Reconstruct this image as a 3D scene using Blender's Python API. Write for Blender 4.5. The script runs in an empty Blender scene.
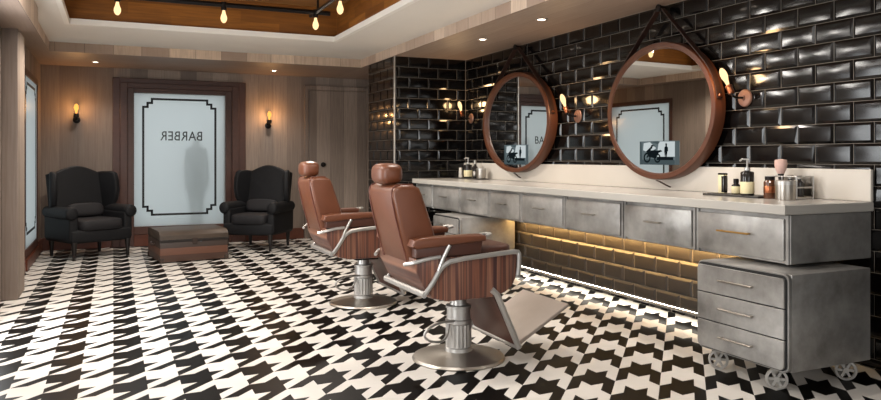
import bpy, bmesh, math, random
from mathutils import Vector, Matrix
random.seed(7)
S = bpy.context.scene
COL = S.collection
R = math.radians

# ------------------------------------------------------------------ materials
def lin(c):
    f = lambda v: v / 12.92 if v <= .04045 else ((v + .055) / 1.055) ** 2.4
    return (f(c[0] / 255), f(c[1] / 255), f(c[2] / 255), 1)

class Mat:
    def __init__(s, name):
        s.m = bpy.data.materials.new(name); s.m.use_nodes = True
        s.t = s.m.node_tree; s.n = s.t.nodes; s.n.clear()
        s.out = s.n.new('ShaderNodeOutputMaterial')
    def node(s, typ, **kw):
        nd = s.n.new(typ)
        for k, v in kw.items(): setattr(nd, k, v)
        return nd
    def link(s, a, b): s.t.links.new(a, b)
    def math(s, op, a, b=None, c=None):
        nd = s.node('ShaderNodeMath', operation=op)
        for i, v in enumerate((a, b, c)):
            if v is None: continue
            if hasattr(v, 'links'): s.link(v, nd.inputs[i])
            else: nd.inputs[i].default_value = v
        return nd.outputs[0]
    def mix(s, fac, a, b):
        nd = s.node('ShaderNodeMix', data_type='RGBA')
        for i, v in ((0, fac), (6, a), (7, b)):
            if hasattr(v, 'links'): s.link(v, nd.inputs[i])
            else: nd.inputs[i].default_value = v
        return nd.outputs[2]
    def bsdf(s, color, rough=.5, metal=0, **kw):
        b = s.node('ShaderNodeBsdfPrincipled')
        if hasattr(color, 'links'): s.link(color, b.inputs['Base Color'])
        else: b.inputs['Base Color'].default_value = color
        if hasattr(rough, 'links'): s.link(rough, b.inputs['Roughness'])
        else: b.inputs['Roughness'].default_value = rough
        b.inputs['Metallic'].default_value = metal
        for k, v in kw.items(): b.inputs[k].default_value = v
        s.link(b.outputs[0], s.out.inputs[0]); s.b = b
        return s
    def pos(s, obj=False):
        if obj: return s.node('ShaderNodeTexCoord').outputs['Object']
        return s.node('ShaderNodeNewGeometry').outputs['Position']
    def noise(s, vec, scale=5, detail=3, sc=(1, 1, 1), rough=.5):
        mp = s.node('ShaderNodeMapping'); mp.inputs['Scale'].default_value = sc
        s.link(vec, mp.inputs[0])
        nz = s.node('ShaderNodeTexNoise'); nz.inputs['Scale'].default_value = scale
        nz.inputs['Detail'].default_value = detail; nz.inputs['Roughness'].default_value = rough
        s.link(mp.outputs[0], nz.inputs['Vector'])
        return nz.outputs['Fac']
    def ramp(s, fac, stops):
        r = s.node('ShaderNodeValToRGB')
        e = r.color_ramp.elements
        while len(e) < len(stops): e.new(.5)
        for el, (p, c) in zip(e, stops): el.position = p; el.color = c
        s.link(fac, r.inputs[0]); return r.outputs[0]
    def bump(s, h, strength=.2, dist=.01):
        b = s.node('ShaderNodeBump'); b.inputs['Strength'].default_value = strength
        b.inputs['Distance'].default_value = dist
        s.link(h, b.inputs['Height']); s.link(b.outputs[0], s.b.inputs['Normal'])
        return s

def simple(name, rgb, rough=.5, metal=0, var=.12, scale=12, bump=0, obj=True, **kw):
    m = Mat(name); c = lin(rgb)
    n = m.noise(m.pos(obj), scale, 4)
    lo = tuple(v * (1 - var) for v in c[:3]) + (1,); hi = tuple(min(1, v * (1 + var)) for v in c[:3]) + (1,)
    m.bsdf(m.mix(n, lo, hi), rough, metal, **kw)
    if bump: m.bump(n, bump, .004)
    return m.m

def emit(name, rgb, strength):
    m = Mat(name); e = m.node('ShaderNodeEmission')
    e.inputs[0].default_value = lin(rgb); e.inputs[1].default_value = strength
    m.link(e.outputs[0], m.out.inputs[0]); return m.m

def planks(name, axis, width, c0, c1, c2, grain=(30, 30, 1.2), rough=.5, seam=.012, length=None, laxis='Z', spec=.3):
    """planks laid side by side along axis, per-plank tint plus long grain"""
    m = Mat(name); p = m.pos()
    sp = m.node('ShaderNodeSeparateXYZ'); m.link(p, sp.inputs[0])
    a = m.math('DIVIDE', sp.outputs[axis], width)
    idx = m.math('FLOOR', a); fr = m.math('FRACT', a)
    if length:
        off = m.math('MULTIPLY', m.math('FRACT', m.math('MULTIPLY', idx, .37)), length)
        idl = m.math('FLOOR', m.math('DIVIDE', m.math('ADD', sp.outputs[laxis], off), length))
        idx = m.math('ADD', idx, m.math('MULTIPLY', idl, 17.3))
    wn = m.node('ShaderNodeTexWhiteNoise', noise_dimensions='1D'); m.link(idx, wn.inputs['W'])
    g = m.noise(p, 2.2, 5, grain, .6)
    t = m.mix(wn.outputs['Value'], lin(c0), lin(c1))
    gf = m.math('MULTIPLY', m.math('SUBTRACT', g, .38), 2.2)
    gf = m.node('ShaderNodeClamp').outputs[0] if False else gf
    cl = m.node('ShaderNodeClamp'); m.link(gf, cl.inputs[0])
    t2 = m.mix(m.math('MULTIPLY', cl.outputs[0], .6), t, lin(c2))
    sm = m.math('LESS_THAN', fr, seam)
    t3 = m.mix(m.math('MULTIPLY', sm, .55), t2, (.01, .007, .005, 1))
    m.bsdf(t3, rough, 0, **{'Specular IOR Level': spec}); m.bump(g, .12, .003)
    return m.m

W0, W1, W2 = (116, 103, 94), (164, 148, 135), (86, 74, 66)
M = {}
M['wood_x'] = planks('wood panelling', 'X', .21, W0, W1, W2)
M['wood_y'] = planks('wood panelling side', 'Y', .21, W0, W1, W2)
M['soffit'] = planks('wood soffit', 'X', .3, (140, 122, 110), (162, 144, 130), (116, 99, 88), grain=(30, 1.2, 30))
M['soffit_back'] = planks('wood soffit across', 'Y', .46, (140, 123, 111), (156, 138, 125), (118, 101, 90), grain=(1.2, 30, 30))
M['band_y'] = planks('soffit edge planks', 'Y', .26, (172, 150, 134), (226, 206, 186), (160, 134, 116), grain=(20, 20, 2), seam=.02)
M['band_x'] = planks('soffit edge planks across', 'X', .3, (160, 138, 122), (220, 196, 172), (150, 124, 106), grain=(20, 20, 2), seam=.02)
M['recess_x'] = planks('warm recess planks', 'Z', .11, (150, 94, 34), (114, 68, 24), (68, 40, 16), grain=(1.5, 20, 20), length=1.1, laxis='X')
M['recess_y'] = planks('warm recess planks side', 'Z', .11, (160, 102, 42), (118, 70, 26), (70, 40, 16), grain=(20, 1.5, 20), length=.55, laxis='Y')
M['recess_top'] = planks('recess ceiling planks', 'Y', .17, (150, 108, 62), (112, 74, 40), (84, 52, 28), grain=(1.5, 20, 20), length=1.3, laxis='X')
M['frame'] = simple('dark red-brown timber', (70, 42, 33), .42, 0, .3, 20)
M['base'] = simple('polished mahogany', (88, 44, 26), .35, 0, .3, 14)
M['plaster'] = simple('matt plaster', (228, 222, 213), .85, 0, .03, 3, obj=False)
M['mould'] = simple('white moulding', (236, 232, 224), .6, 0, .02, 3)
M['tile'] = simple('black glazed tile', (7, 6, 6), .14, 0, .3, 9, obj=False, **{'Specular IOR Level': .4})
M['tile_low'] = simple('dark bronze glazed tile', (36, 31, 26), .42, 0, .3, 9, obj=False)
M['grout'] = simple('pale grout', (112, 105, 96), .8, 0, .15, 30, obj=False)
M['chrome'] = simple('satin chrome', (184, 181, 177), .38, .8, .05, 8)
M['steel'] = simple('brushed steel', (172, 166, 158), .34, 1, .1, 10)
M['dull_steel'] = simple('dull ridged steel', (150, 139, 130), .5, .5, .1, 10)
M['brass'] = simple('aged brass', (190, 150, 88), .35, 1, .1, 10)
M['black_metal'] = simple('dark metal', (34, 31, 30), .45, .8, .2, 20)
M['black_rubber'] = simple('black rubber', (22, 22, 22), .7, 0, .2, 20)
M['copper'] = simple('copper', (168, 104, 72), .3, 1, .1, 15)
M['old_copper'] = simple('dull copper', (150, 112, 94), .45, .7, .15, 15)
M['leather'] = simple('tan leather', (100, 56, 34), .42, 0, .2, 9, bump=.12)
M['leather_dark'] = simple('dark tan leather', (70, 38, 27), .45, 0, .2, 9, bump=.12)
M['piping'] = simple('leather piping', (96, 50, 36), .5, 0, .1, 9)
M['black_leather'] = simple('charcoal upholstery', (24, 24, 26), .6, 0, .25, 14, bump=.15, **{'Specular IOR Level': .18})
M['black_cushion'] = simple('charcoal cushion cloth', (34, 33, 35), .6, 0, .2, 14, bump=.15, **{'Specular IOR Level': .2})
M['dark_wood'] = simple('ebony wood', (24, 19, 17), .4, 0, .2, 20)
M['mirror_frame'] = simple('russet wood ring', (82, 44, 24), .4, 0, .3, 6)
M['strap'] = simple('dark leather strap', (44, 26, 20), .5, 0, .2, 20)
M['counter'] = simple('pale stone worktop', (180, 176, 169), .2, 0, .07, 4, obj=False)
M['splash'] = simple('pale stone upstand', (204, 197, 187), .45, 0, .05, 4, obj=False)
M['cream'] = simple('cream label', (226, 214, 172), .55, 0, .05, 12)
M['dark_glass'] = simple('smoked glass', (38, 34, 32), .1, 0, .1, 12)
M['amber'] = simple('amber glass', (92, 56, 36), .12, 0, .1, 12)
M['white_plastic'] = simple('white plastic', (222, 216, 206), .4, 0, .04, 12)
M['wheel'] = simple('grey cast wheel', (170, 166, 160), .45, .3, .1, 12)
M['pink'] = simple('pale pink bristle', (214, 178, 166), .8, 0, .12, 60)
M['slate'] = simple('dark slate', (48, 45, 43), .5, 0, .2, 20)
M['border'] = simple('black painted line', (14, 13, 13), .5, 0, .1, 10)
M['letter'] = simple('grey-black vinyl', (58, 60, 60), .5, 0, .1, 10)
M['cloth'] = simple('grey coat', (128, 135, 135), .9, 0, .1, 10)
M['pave'] = simple('pale paving', (200, 204, 204), .9, 0, .05, 2)
M['bulb'] = emit('glowing filament glass', (255, 214, 156), 1.7)
M['bulb_amber'] = emit('amber filament glass', (255, 176, 84), 1.6)
M['lamp'] = emit('downlight lens', (255, 236, 214), 14)
M['led'] = emit('warm led strip', (255, 204, 128), 105)
M['led_white'] = emit('white led strip', (255, 246, 230), 30)
M['screen'] = emit('lit screen', (120, 134, 138), .6)
M['screen_bright'] = emit('bright part of the lit picture', (226, 236, 238), .7)
M['screen_dark'] = emit('dark part of the lit picture', (30, 38, 42), .5)
M['screen_mid'] = emit('mid part of the lit picture', (96, 112, 116), .5)
M['mirror'] = simple('silvered glass', (226, 226, 224), .01, 1, .01, 3)

def metal_panel():
    m = Mat('mottled zinc sheet'); p = m.pos()
    n = m.noise(p, 3.2, 5, (1, 1, 1), .6); n2 = m.noise(p, 16, 4, (1, 1, 1.5), .6)
    c = m.ramp(n, [(.3, lin((118, 116, 113))), (.5, lin((166, 164, 161))), (.7, lin((200, 198, 195)))])
    c2 = m.mix(m.math('MULTIPLY', n2, .35), c, lin((136, 131, 124)))
    rr = m.math('ADD', m.math('MULTIPLY', n2, .25), .28)
    m.bsdf(c2, rr, .6); m.bump(n2, .05, .003); return m.m
M['zinc'] = metal_panel()

def stripes():
    m = Mat('striped wood veneer'); p = m.pos(True)
    n = m.noise(p, 1, 2, (17, .01, .35), .6); n2 = m.noise(p, 1, 3, (70, .01, .8), .6)
    c = m.ramp(n, [(.30, lin((58, 36, 34))), (.41, lin((128, 80, 60))), (.48, lin((78, 48, 42))), (.56, lin((156, 108, 84))), (.62, lin((96, 60, 52))), (.7, lin((70, 44, 42)))])
    m.bsdf(m.mix(m.math('MULTIPLY', n2, .4), c, lin((60, 36, 32))), .38); return m.m
M['stripes'] = stripes()

def trunk_mat():
    m = Mat('old trunk boards'); p = m.pos(True)
    sp = m.node('ShaderNodeSeparateXYZ'); m.link(p, sp.inputs[0])
    g = m.noise(p, 2, 5, (3, 3, 40), .65)
    c = m.ramp(m.math('DIVIDE', sp.outputs['Z'], .34), [(0, lin((72, 48, 37))), (.25, lin((104, 66, 48))), (.5, lin((48, 38, 32))), (.75, lin((58, 44, 36)))])
    c.node.color_ramp.interpolation = 'CONSTANT'
    fr = m.math('FRACT', m.math('DIVIDE', sp.outputs['Z'], .085))
    c = m.mix(m.math('MULTIPLY', g, .6), c, lin((56, 40, 34)))
    c = m.mix(m.math('MULTIPLY', m.math('LESS_THAN', fr, .06), .7), c, (.008, .006, .005, 1))
    b = m.noise(p, 3.1, 3)
    c = m.mix(m.math('MULTIPLY', m.math('GREATER_THAN', b, .66), .45), c, lin((74, 88, 100)))
    m.bsdf(c, .55); m.bump(g, .2, .004); return m.m
M['trunk'] = trunk_mat()
M['trunk_lid'] = simple('worn brown trunk lid', (62, 51, 42), .5, 0, .45, 6)
M['old_iron'] = simple('rusty iron', (58, 46, 40), .6, .4, .3, 20)

def houndstooth():
    m = Mat('houndstooth floor tile'); p = m.pos()
    sp = m.node('ShaderNodeSeparateXYZ'); m.link(p, sp.inputs[0])
    U = m.math('DIVIDE', sp.outputs['X'], PX)
    V = m.math('ADD', m.math('SUBTRACT', m.math('DIVIDE', sp.outputs['Y'], PY), m.math('MULTIPLY', U, SHV)), PHY)
    fu = m.math('LESS_THAN', m.math('FRACT', U), .5)
    fv = m.math('LESS_THAN', m.math('FRACT', V), .5)
    st = m.math('LESS_THAN', m.math('FRACT', m.math('MULTIPLY', m.math('SUBTRACT', U, V), 2)), .5)
    # twill: warp colour where the warp is on top, weft colour elsewhere
    k = m.math('ADD', m.math('MULTIPLY', st, fv), m.math('MULTIPLY', m.math('SUBTRACT', 1, st), fu))
    n = m.noise(p, 3, 4)
    white = m.mix(n, lin((188, 183, 176)), lin((213, 208, 201)))
    m.bsdf(m.mix(k, white, lin((5, 4, 4))), m.math('ADD', m.math('MULTIPLY', n, .14), .3), 0, **{'Specular IOR Level': .06})
    return m.m
PX, PY, PHY, SHV = .3265, .334, -.05, .049
M['floor'] = houndstooth()

def frosted():
    m = Mat('frosted glass')
    r = m.node('ShaderNodeBsdfRefraction'); r.inputs['Roughness'].default_value = .42; r.inputs['IOR'].default_value = 1.3
    r.inputs['Color'].default_value = (.95, .98, .98, 1)
    tr = m.node('ShaderNodeBsdfTranslucent'); tr.inputs[0].default_value = (.93, .97, .97, 1)
    gl = m.node('ShaderNodeBsdfGlossy'); gl.inputs['Roughness'].default_value = .3
    a = m.node('ShaderNodeMixShader'); a.inputs[0].default_value = .5
    m.link(r.outputs[0], a.inputs[1]); m.link(tr.outputs[0], a.inputs[2])
    b = m.node('ShaderNodeMixShader'); b.inputs[0].default_value = .05
    m.link(a.outputs[0], b.inputs[1]); m.link(gl.outputs[0], b.inputs[2])
    m.link(b.outputs[0], m.out.inputs[0]); return m.m
M['frosted'] = frosted()

# ------------------------------------------------------------------ mesh builder
class MB:
    def __init__(s): s.bm = bmesh.new(); s.mi = 0
    def _fin(s, vs, mat4=None):
        if mat4 is not None: bmesh.ops.transform(s.bm, matrix=mat4, verts=vs)
        fs = {f for v in vs for f in v.link_faces}
        for f in fs: f.material_index = s.mi
        return vs
    def box(s, x0, x1, y0, y1, z0, z1, bev=0, seg=2, mat4=None):
        r = bmesh.ops.create_cube(s.bm, size=1); vs = r['verts']
        for v in vs:
            v.co = Vector((x0 + (v.co.x + .5) * (x1 - x0), y0 + (v.co.y + .5) * (y1 - y0), z0 + (v.co.z + .5) * (z1 - z0)))
        if bev:
            es = list({e for v in vs for e in v.link_edges})
            rr = bmesh.ops.bevel(s.bm, geom=es, offset=bev, segments=seg, affect='EDGES', profile=.5)
            vs = list({v for f in rr['faces'] for v in f.verts} | {v for v in vs if v.is_valid})
        s._fin(vs, mat4); return s
    def prism(s, poly, axis, a0, a1, bev=0, seg=2, mat4=None):
        """extrude 2d polygon along axis ('x': poly=(y,z), 'y': (x,z), 'z': (x,y))"""
        def P(p, a):
            return {'x': (a, p[0], p[1]), 'y': (p[0], a, p[1]), 'z': (p[0], p[1], a)}[axis]
        A = [s.bm.verts.new(P(p, a0)) for p in poly]; B = [s.bm.verts.new(P(p, a1)) for p in poly]
        n = len(poly); fs = [s.bm.faces.new(A[::-1]), s.bm.faces.new(B)]
        for i in range(n): fs.append(s.bm.faces.new((A[i], A[(i + 1) % n], B[(i + 1) % n], B[i])))
        bmesh.ops.recalc_face_normals(s.bm, faces=fs)
        vs = A + B
        if bev:
            es = list({e for e in list(fs[0].edges) + list(fs[1].edges)})
            rr = bmesh.ops.bevel(s.bm, geom=es, offset=bev, segments=seg, affect='EDGES', profile=.5, clamp_overlap=True)
            vs = list({v for f in rr['faces'] for v in f.verts} | {v for v in vs if v.is_valid})
        s._fin(vs, mat4); return s
    def lathe(s, prof, seg=24, mat4=None):
        vs = []; rings = []
        for r, z in prof:
            if r < 1e-6: ring = [s.bm.verts.new((0, 0, z))]
            else: ring = [s.bm.verts.new((r * math.cos(2 * math.pi * i / seg), r * math.sin(2 * math.pi * i / seg), z)) for i in range(seg)]
            rings.append(ring); vs += ring
        fs = []
        for a, b in zip(rings, rings[1:]):
            for i in range(seg):
                j = (i + 1) % seg
                q = [a[i % len(a)], a[j % len(a)], b[j % len(b)], b[i % len(b)]]
                q = list(dict.fromkeys(q))
                if len(q) > 2: fs.append(s.bm.faces.new(q))
        bmesh.ops.recalc_face_normals(s.bm, faces=fs)
        s._fin(vs, mat4); return s
    def tube(s, pts, r, seg=8, closed=False, smooth=0, sq=(1, 1)):
        pts = [Vector(p) for p in pts]
        for _ in range(smooth):
            q = [] if closed else [pts[0]]
            n = len(pts)
            for i in range(n if closed else n - 1):
                a, b = pts[i], pts[(i + 1) % n]
                q += [a.lerp(b, .25), a.lerp(b, .75)]
            if not closed: q.append(pts[-1])
            pts = q
        n = len(pts); rings = []; vs = []
        up = None
        for i, p in enumerate(pts):
            a = pts[(i - 1) % n] if (closed or i) else p
            b = pts[(i + 1) % n] if (closed or i < n - 1) else p
            t = (b - a).normalized()
            if up is None:
                up = Vector((0, 0, 1)) if abs(t.z) < .9 else Vector((1, 0, 0))
            u = (up - t * up.dot(t)).normalized(); w = t.cross(u); up = u
            rr = r[i] if isinstance(r, (list, tuple)) else r
            ring = [s.bm.verts.new(p + (u * math.cos(2 * math.pi * k / seg + math.pi / seg) * sq[0] + w * math.sin(2 * math.pi * k / seg + math.pi / seg) * sq[1]) * rr) for k in range(seg)]
            rings.append(ring); vs += ring
        fs = []
        for i in range(n if closed else n - 1):
            a, b = rings[i], rings[(i + 1) % n]
            for k in range(seg): fs.append(s.bm.faces.new((a[k], a[(k + 1) % seg], b[(k + 1) % seg], b[k])))
        if not closed: fs += [s.bm.faces.new(rings[0][::-1]), s.bm.faces.new(rings[-1])]
        bmesh.ops.recalc_face_normals(s.bm, faces=fs)
        s._fin(vs); return s
    def ell(s, c, rad, e=.5, su=24, sv=14, mat4=None):
        """superellipsoid cushion"""
        f = lambda v, p: math.copysign(abs(v) ** p, v)
        prof = []; vs = []; rings = []
        for j in range(sv + 1):
            ph = -math.pi / 2 + math.pi * j / sv
            cz, sz = f(math.cos(ph), e), f(math.sin(ph), e)
            if j in (0, sv): ring = [s.bm.verts.new((c[0], c[1], c[2] + rad[2] * sz))]
            else: ring = [s.bm.verts.new((c[0] + rad[0] * cz * f(math.cos(2 * math.pi * i / su), e), c[1] + rad[1] * cz * f(math.sin(2 * math.pi * i / su), e), c[2] + rad[2] * sz)) for i in range(su)]
            rings.append(ring); vs += ring
        fs = []
        for a, b in zip(rings, rings[1:]):
            for i in range(su):
                j = (i + 1) % su
                q = list(dict.fromkeys([a[i % len(a)], a[j % len(a)], b[j % len(b)], b[i % len(b)]]))
                if len(q) > 2: fs.append(s.bm.faces.new(q))
        bmesh.ops.recalc_face_normals(s.bm, faces=fs)
        s._fin(vs, mat4); return s
    def quad(s, a, b, c, d):
        vs = [s.bm.verts.new(p) for p in (a, b, c, d)]
        f = s.bm.faces.new(vs); f.material_index = s.mi; return s
    def build(s, name, mat, parent=None, smooth=35, kind=None):
        me = bpy.data.meshes.new(name); s.bm.to_mesh(me); s.bm.free()
        for m in (mat if isinstance(mat, (list, tuple)) else [mat]): me.materials.append(m if not isinstance(m, str) else M[m])
        if smooth:
            me.polygons.foreach_set('use_smooth', [True] * len(me.polygons))
            me.set_sharp_from_angle(angle=R(smooth))
        o = bpy.data.objects.new(name, me); COL.objects.link(o)
        if parent: o.parent = parent
        if kind: o['kind'] = kind
        return o

def tag(o, label=None, cat=None, group=None):
    if label: o['label'] = label
    if cat: o['category'] = cat
    if group: o['group'] = group
    return o
def thing(name, label, cat, loc, rz=0, group=None):
    o = bpy.data.objects.new(name, None); COL.objects.link(o); o.empty_display_size = .1
    o.location = loc; o.rotation_euler = (0, 0, rz)
    return tag(o, label, cat, group)
def copy_tree(o, parent=None):
    c = o.copy(); COL.objects.link(c)
    if parent: c.parent = parent
    for ch in list(o.children): copy_tree(ch, c)
    return c
def struct(mb, name, mat, parent=None, smooth=0):
    return mb.build(name, mat, parent, smooth, None if parent else 'structure')
def T(x, y, z, rx=0, ry=0, rz=0):
    return Matrix.Translation((x, y, z)) @ Matrix.Rotation(rz, 4, 'Z') @ Matrix.Rotation(ry, 4, 'Y') @ Matrix.Rotation(rx, 4, 'X')

# ------------------------------------------------------------------ room
XL, XR, YB, YF = -.85, 3.93, 10.53, -1.2
ZS, ZC = 2.38, 2.487            # soffit underside, plaster ceiling
XSI, YSI, XSL = 2.985, 9.15, -.65   # inner soffit edges
CX0, CX1, CY0, CY1, ZR = -.43, 2.284, .9, 7.87, 2.86

struct(MB().box(XL - .1, XR + .1, YF, YB + .04, -.1, 0), 'floor', 'floor')
c = MB()   # plaster ceiling around the recess
c.box(XSL - .3, CX0, YF, YB, ZC, ZC + .05).box(CX1, XR, YF, YB, ZC, ZC + .05)
c.box(CX0, CX1, CY1, YB, ZC, ZC + .05).box(CX0, CX1, YF, CY0, ZC, ZC + .05)
struct(c, 'ceiling', 'plaster')
# wooden recess
r = MB()
r.mi = 0; r.box(CX0, CX1, CY1, CY1 + .05, ZC + .05, ZR).box(CX0, CX1, CY0 - .05, CY0, ZC + .05, ZR)
r.mi = 1; r.box(CX0 - .05, CX0, CY0, CY1, ZC + .05, ZR).box(CX1, CX1 + .05, CY0, CY1, ZC + .05, ZR)
r.mi = 2; r.box(CX0 - .05, CX1 + .05, CY0 - .05, CY1 + .05, ZR, ZR + .05)
struct(r, 'ceiling_recess', ['recess_x', 'recess_y', 'recess_top'])
t = MB(); e = .045
t.box(CX0, CX1, CY1 - e, CY1, ZC - .006, ZC + .05).box(CX0, CX1, CY0, CY0 + e, ZC - .006, ZC + .05)
t.box(CX0, CX0 + e, CY0 + e, CY1 - e, ZC - .006, ZC + .05).box(CX1 - e, CX1, CY0 + e, CY1 - e, ZC - .006, ZC + .05)
struct(t, 'trim_1', 'mould')
# soffits
def soffit(name, x0, x1, y0, y1, band, zb=ZS):
    b = MB(); b.mi = 0; b.box(x0, x1, y0, y1, zb, ZC)
    for f in b.bm.faces:
        n = f.normal
        f.normal_update()
        if abs(f.normal.z) < .5: f.material_index = 1
    return struct(b, name, ['soffit_back' if band == 'band_x' else 'soffit', band])
soffit('trim_2', XSI, XR, YF, YB, 'band_y')
soffit('trim_3', XSL, XSI, YSI, YB, 'band_x')
soffit('trim_4', XL, XSL, 7.125, YB, 'band_y')
soffit('trim_7', XL, -.592, YF, 7.12, 'band_y', 2.275)

# back wall with the window opening
WX0, WX1, WZ0, WZ1 = .252, 1.434, .26, 2.06
b = MB(); D = .16
b.box(XL - .1, WX0, YB, YB + D, 0, ZC).box(WX1, XR + .1, YB, YB + D, 0, ZC)
b.box(WX0, WX1, YB, YB + D, 0, WZ0).box(WX0, WX1, YB, YB + D, WZ1, ZC)
struct(b, 'wall_back', 'wood_x')
# left wall with three frosted bays
bays = [(8.7, 10.03), (5.0, 6.18), (1.9, 3.08)]
LZ0, LZ1 = .215, 2.07
b = MB(); ys = sorted(bays); y = YF
for y0, y1 in ys:
    b.box(XL - D, XL, y, y0, 0, ZC).box(XL - D, XL, y0, y1, 0, LZ0).box(XL - D, XL, y0, y1, LZ1, ZC); y = y1
b.box(XL - D, XL, y, YB + D, 0, ZC)
struct(b, 'wall_left', 'wood_y')
for i, (y0, y1) in enumerate([(6.99, 7.5), (3.75, 4.26)]):
    struct(MB().box(XL, -.73, y0, y1, 0, 2.275, .004, 1), ('column_left', 'column_left.001')[i], 'wood_y')
# rear wall behind the viewer with a shopfront opening
b = MB()
b.box(XL - .1, XR + .1, YF - .1, YF, 2.2, ZC).box(XL - .1, -.2, YF - .1, YF, 0, 2.2).box(3.2, XR + .1, YF - .1, YF, 0, 2.2)
struct(b, 'wall_front', 'wood_x')

# tiled walls: real bevelled tiles on a grout bed
TW, TH, GAP, BEV, TK = .2515, .1225, .0028, .016, .009
def tiles(mb, fmap, u0, u1, z0, z1, uoff=0.0, ztop=ZS):
    """fmap(u, z, h): point on the wall at u along, z up, h proud of the bed"""
    rows = int((ztop - z0) / TH) + 1
    for k in range(rows):
        zt = ztop - k * TH; zb = zt - TH
        if zb >= z1 - .01 or zt <= z0 + .01: continue
        za, zz = max(zb, z0), min(zt, z1)
        off = uoff + (TW / 2 if k % 2 else 0)
        i = math.floor((u0 - off) / TW)
        while off + i * TW < u1:
            ua, ub = max(off + i * TW, u0), min(off + (i + 1) * TW, u1); i += 1
            if ub - ua < .03 or zz - za < .02: continue
            a0, a1, b0, b1 = ua + GAP / 2, ub - GAP / 2, za + GAP / 2, zz - GAP / 2
            bv = min(BEV, (a1 - a0) * .3, (b1 - b0) * .3)
            tx, tz = random.uniform(-.0012, .0012), random.uniform(-.0012, .0012)
            def H(s, q): return TK + .0026 * (1 - (2 * s - 1) ** 2) * (1 - (2 * q - 1) ** 2) + tx * (s - .5) + tz * (q - .5)
            mb.mi = 0
            n = 4
            g = [[mb.bm.verts.new(fmap(a0 + bv + (a1 - a0 - 2 * bv) * s / n, b0 + bv + (b1 - b0 - 2 * bv) * q / n, H(s / n, q / n))) for s in range(n + 1)] for q in range(n + 1)]
            for q in range(n):
                for s in range(n):
                    f = mb.bm.faces.new((g[q][s], g[q][s + 1], g[q + 1][s + 1], g[q + 1][s])); f.smooth = True
            o4 = [fmap(a0, b0, 0), fmap(a1, b0, 0), fmap(a1, b1, 0), fmap(a0, b1, 0)]
            i4 = [g[0][0].co, g[0][n].co, g[n][n].co, g[n][0].co]
            for j in range(4):
                mb.quad(o4[j], o4[(j + 1) % 4], i4[(j + 1) % 4].copy(), i4[j].copy())
def tile_wall(mb, name, mat='tile'):
    me = bpy.data.meshes.new(name); mb.bm.to_mesh(me); mb.bm.free()
    me.materials.append(M[mat]); me.materials.append(M['grout'])
    o = bpy.data.objects.new(name, me); COL.objects.link(o); o['kind'] = 'structure'; return o
XW = XR
YC0, YC1, XC = 7.94, 8.88, 3.0       # tiled column
XLO = 3.73                            # lower tiled wall face
w = MB(); w.mi = 1; w.box(XW, XW + .12, YF, YB + D, 0, ZC)
tiles(w, lambda u, z, h: (XW - h, u, z), .4, YC0, 0, ZS, 3.983 - TW * 20)
tile_wall(w, 'wall_right')
w = MB(); w.mi = 1; w.box(XC, XW, YC0, YC1, 0, ZS)
tiles(w, lambda u, z, h: (u, YC0 - h, z), XC, XW - TK, 0, ZS, XW - TW * 12)
tiles(w, lambda u, z, h: (XC - h, u, z), YC0, YC1, 0, ZS, YC0 + .09 - TW * 3)
tile_wall(w, 'wall_column')
CE = 2.733                            # near end of the counter
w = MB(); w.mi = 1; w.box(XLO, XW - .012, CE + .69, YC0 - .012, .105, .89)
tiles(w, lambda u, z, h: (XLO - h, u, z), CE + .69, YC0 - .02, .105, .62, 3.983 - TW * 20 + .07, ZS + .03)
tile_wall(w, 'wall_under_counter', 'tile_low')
struct(MB().box(XC - .012, XC + .004, YC0 - .012, YC0 + .004, 0, ZS, .002, 1), 'trim_5', 'chrome')
struct(MB().box(XLO - .014, XLO - .002, CE + .69, YC0 - .02, .086, .104, .002, 1), 'trim_6', 'zinc')

# baseboards
struct(MB().box(XL, -.02, YB - .02, YB - .001, 0, .16, .004, 1).box(1.72, 2.55, YB - .02, YB - .001, 0, .16, .004, 1), 'baseboard_back', 'base')
b = MB()
for y0, y1 in ((7.502, 8.62), (10.11, YB - .02)): b.box(XL + .001, XL + .02, y0, y1, 0, .16, .004, 1)
struct(b, 'baseboard_left', 'base')

# frosted windows ---------------------------------------------------
def stair_border(mb, x0, x1, z0, z1, s, w, y0, y1, fmap):
    pts = [(x0 + 2 * s, z1), (x1 - 2 * s, z1), (x1 - 2 * s, z1 - s), (x1 - s, z1 - s), (x1 - s, z1 - 2 * s), (x1, z1 - 2 * s),
           (x1, z0 + 2 * s), (x1 - s, z0 + 2 * s), (x1 - s, z0 + s), (x1 - 2 * s, z0 + s), (x1 - 2 * s, z0),
           (x0 + 2 * s, z0), (x0 + 2 * s, z0 + s), (x0 + s, z0 + s), (x0 + s, z0 + 2 * s), (x0, z0 + 2 * s),
           (x0, z1 - 2 * s), (x0 + s, z1 - 2 * s), (x0 + s, z1 - s), (x0 + 2 * s, z1 - s)]
    h = w / 2
    for (a, b_), (c_, d) in zip(pts, pts[1:] + pts[:1]):
        u0, u1, v0, v1 = min(a, c_) - h, max(a, c_) + h, min(b_, d) - h, max(b_, d) + h
        mb.box(*fmap(u0, u1, v0, v1, y0, y1))
def frosted_window(name, u0, u1, z0, z1, back):
    F = (lambda a, b_, c_, d, p, q: (a, b_, YB - q, YB - p, c_, d)) if back else (lambda a, b_, c_, d, p, q: (XL + p, XL + q, a, b_, c_, d))
    dp = .025 if back else .0
    root = MB(); root.box(*F(u0 + .001, u1 - .001, z0 + .001, z1 - .001, -.015 - dp, -dp))
    o = root.build(name, 'frosted', None, 0, 'structure')
    bd = MB(); stair_border(bd, u0 + .115, u1 - .13, z0 + .155, z1 - .075, .055, .028, .0005 - dp, .004 - dp, F)
    bd.build('border', 'border', o, 0)
    return o, F
W1o, F = frosted_window('window_1', WX0, WX1, WZ0, WZ1, True)
fr = MB()
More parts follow.
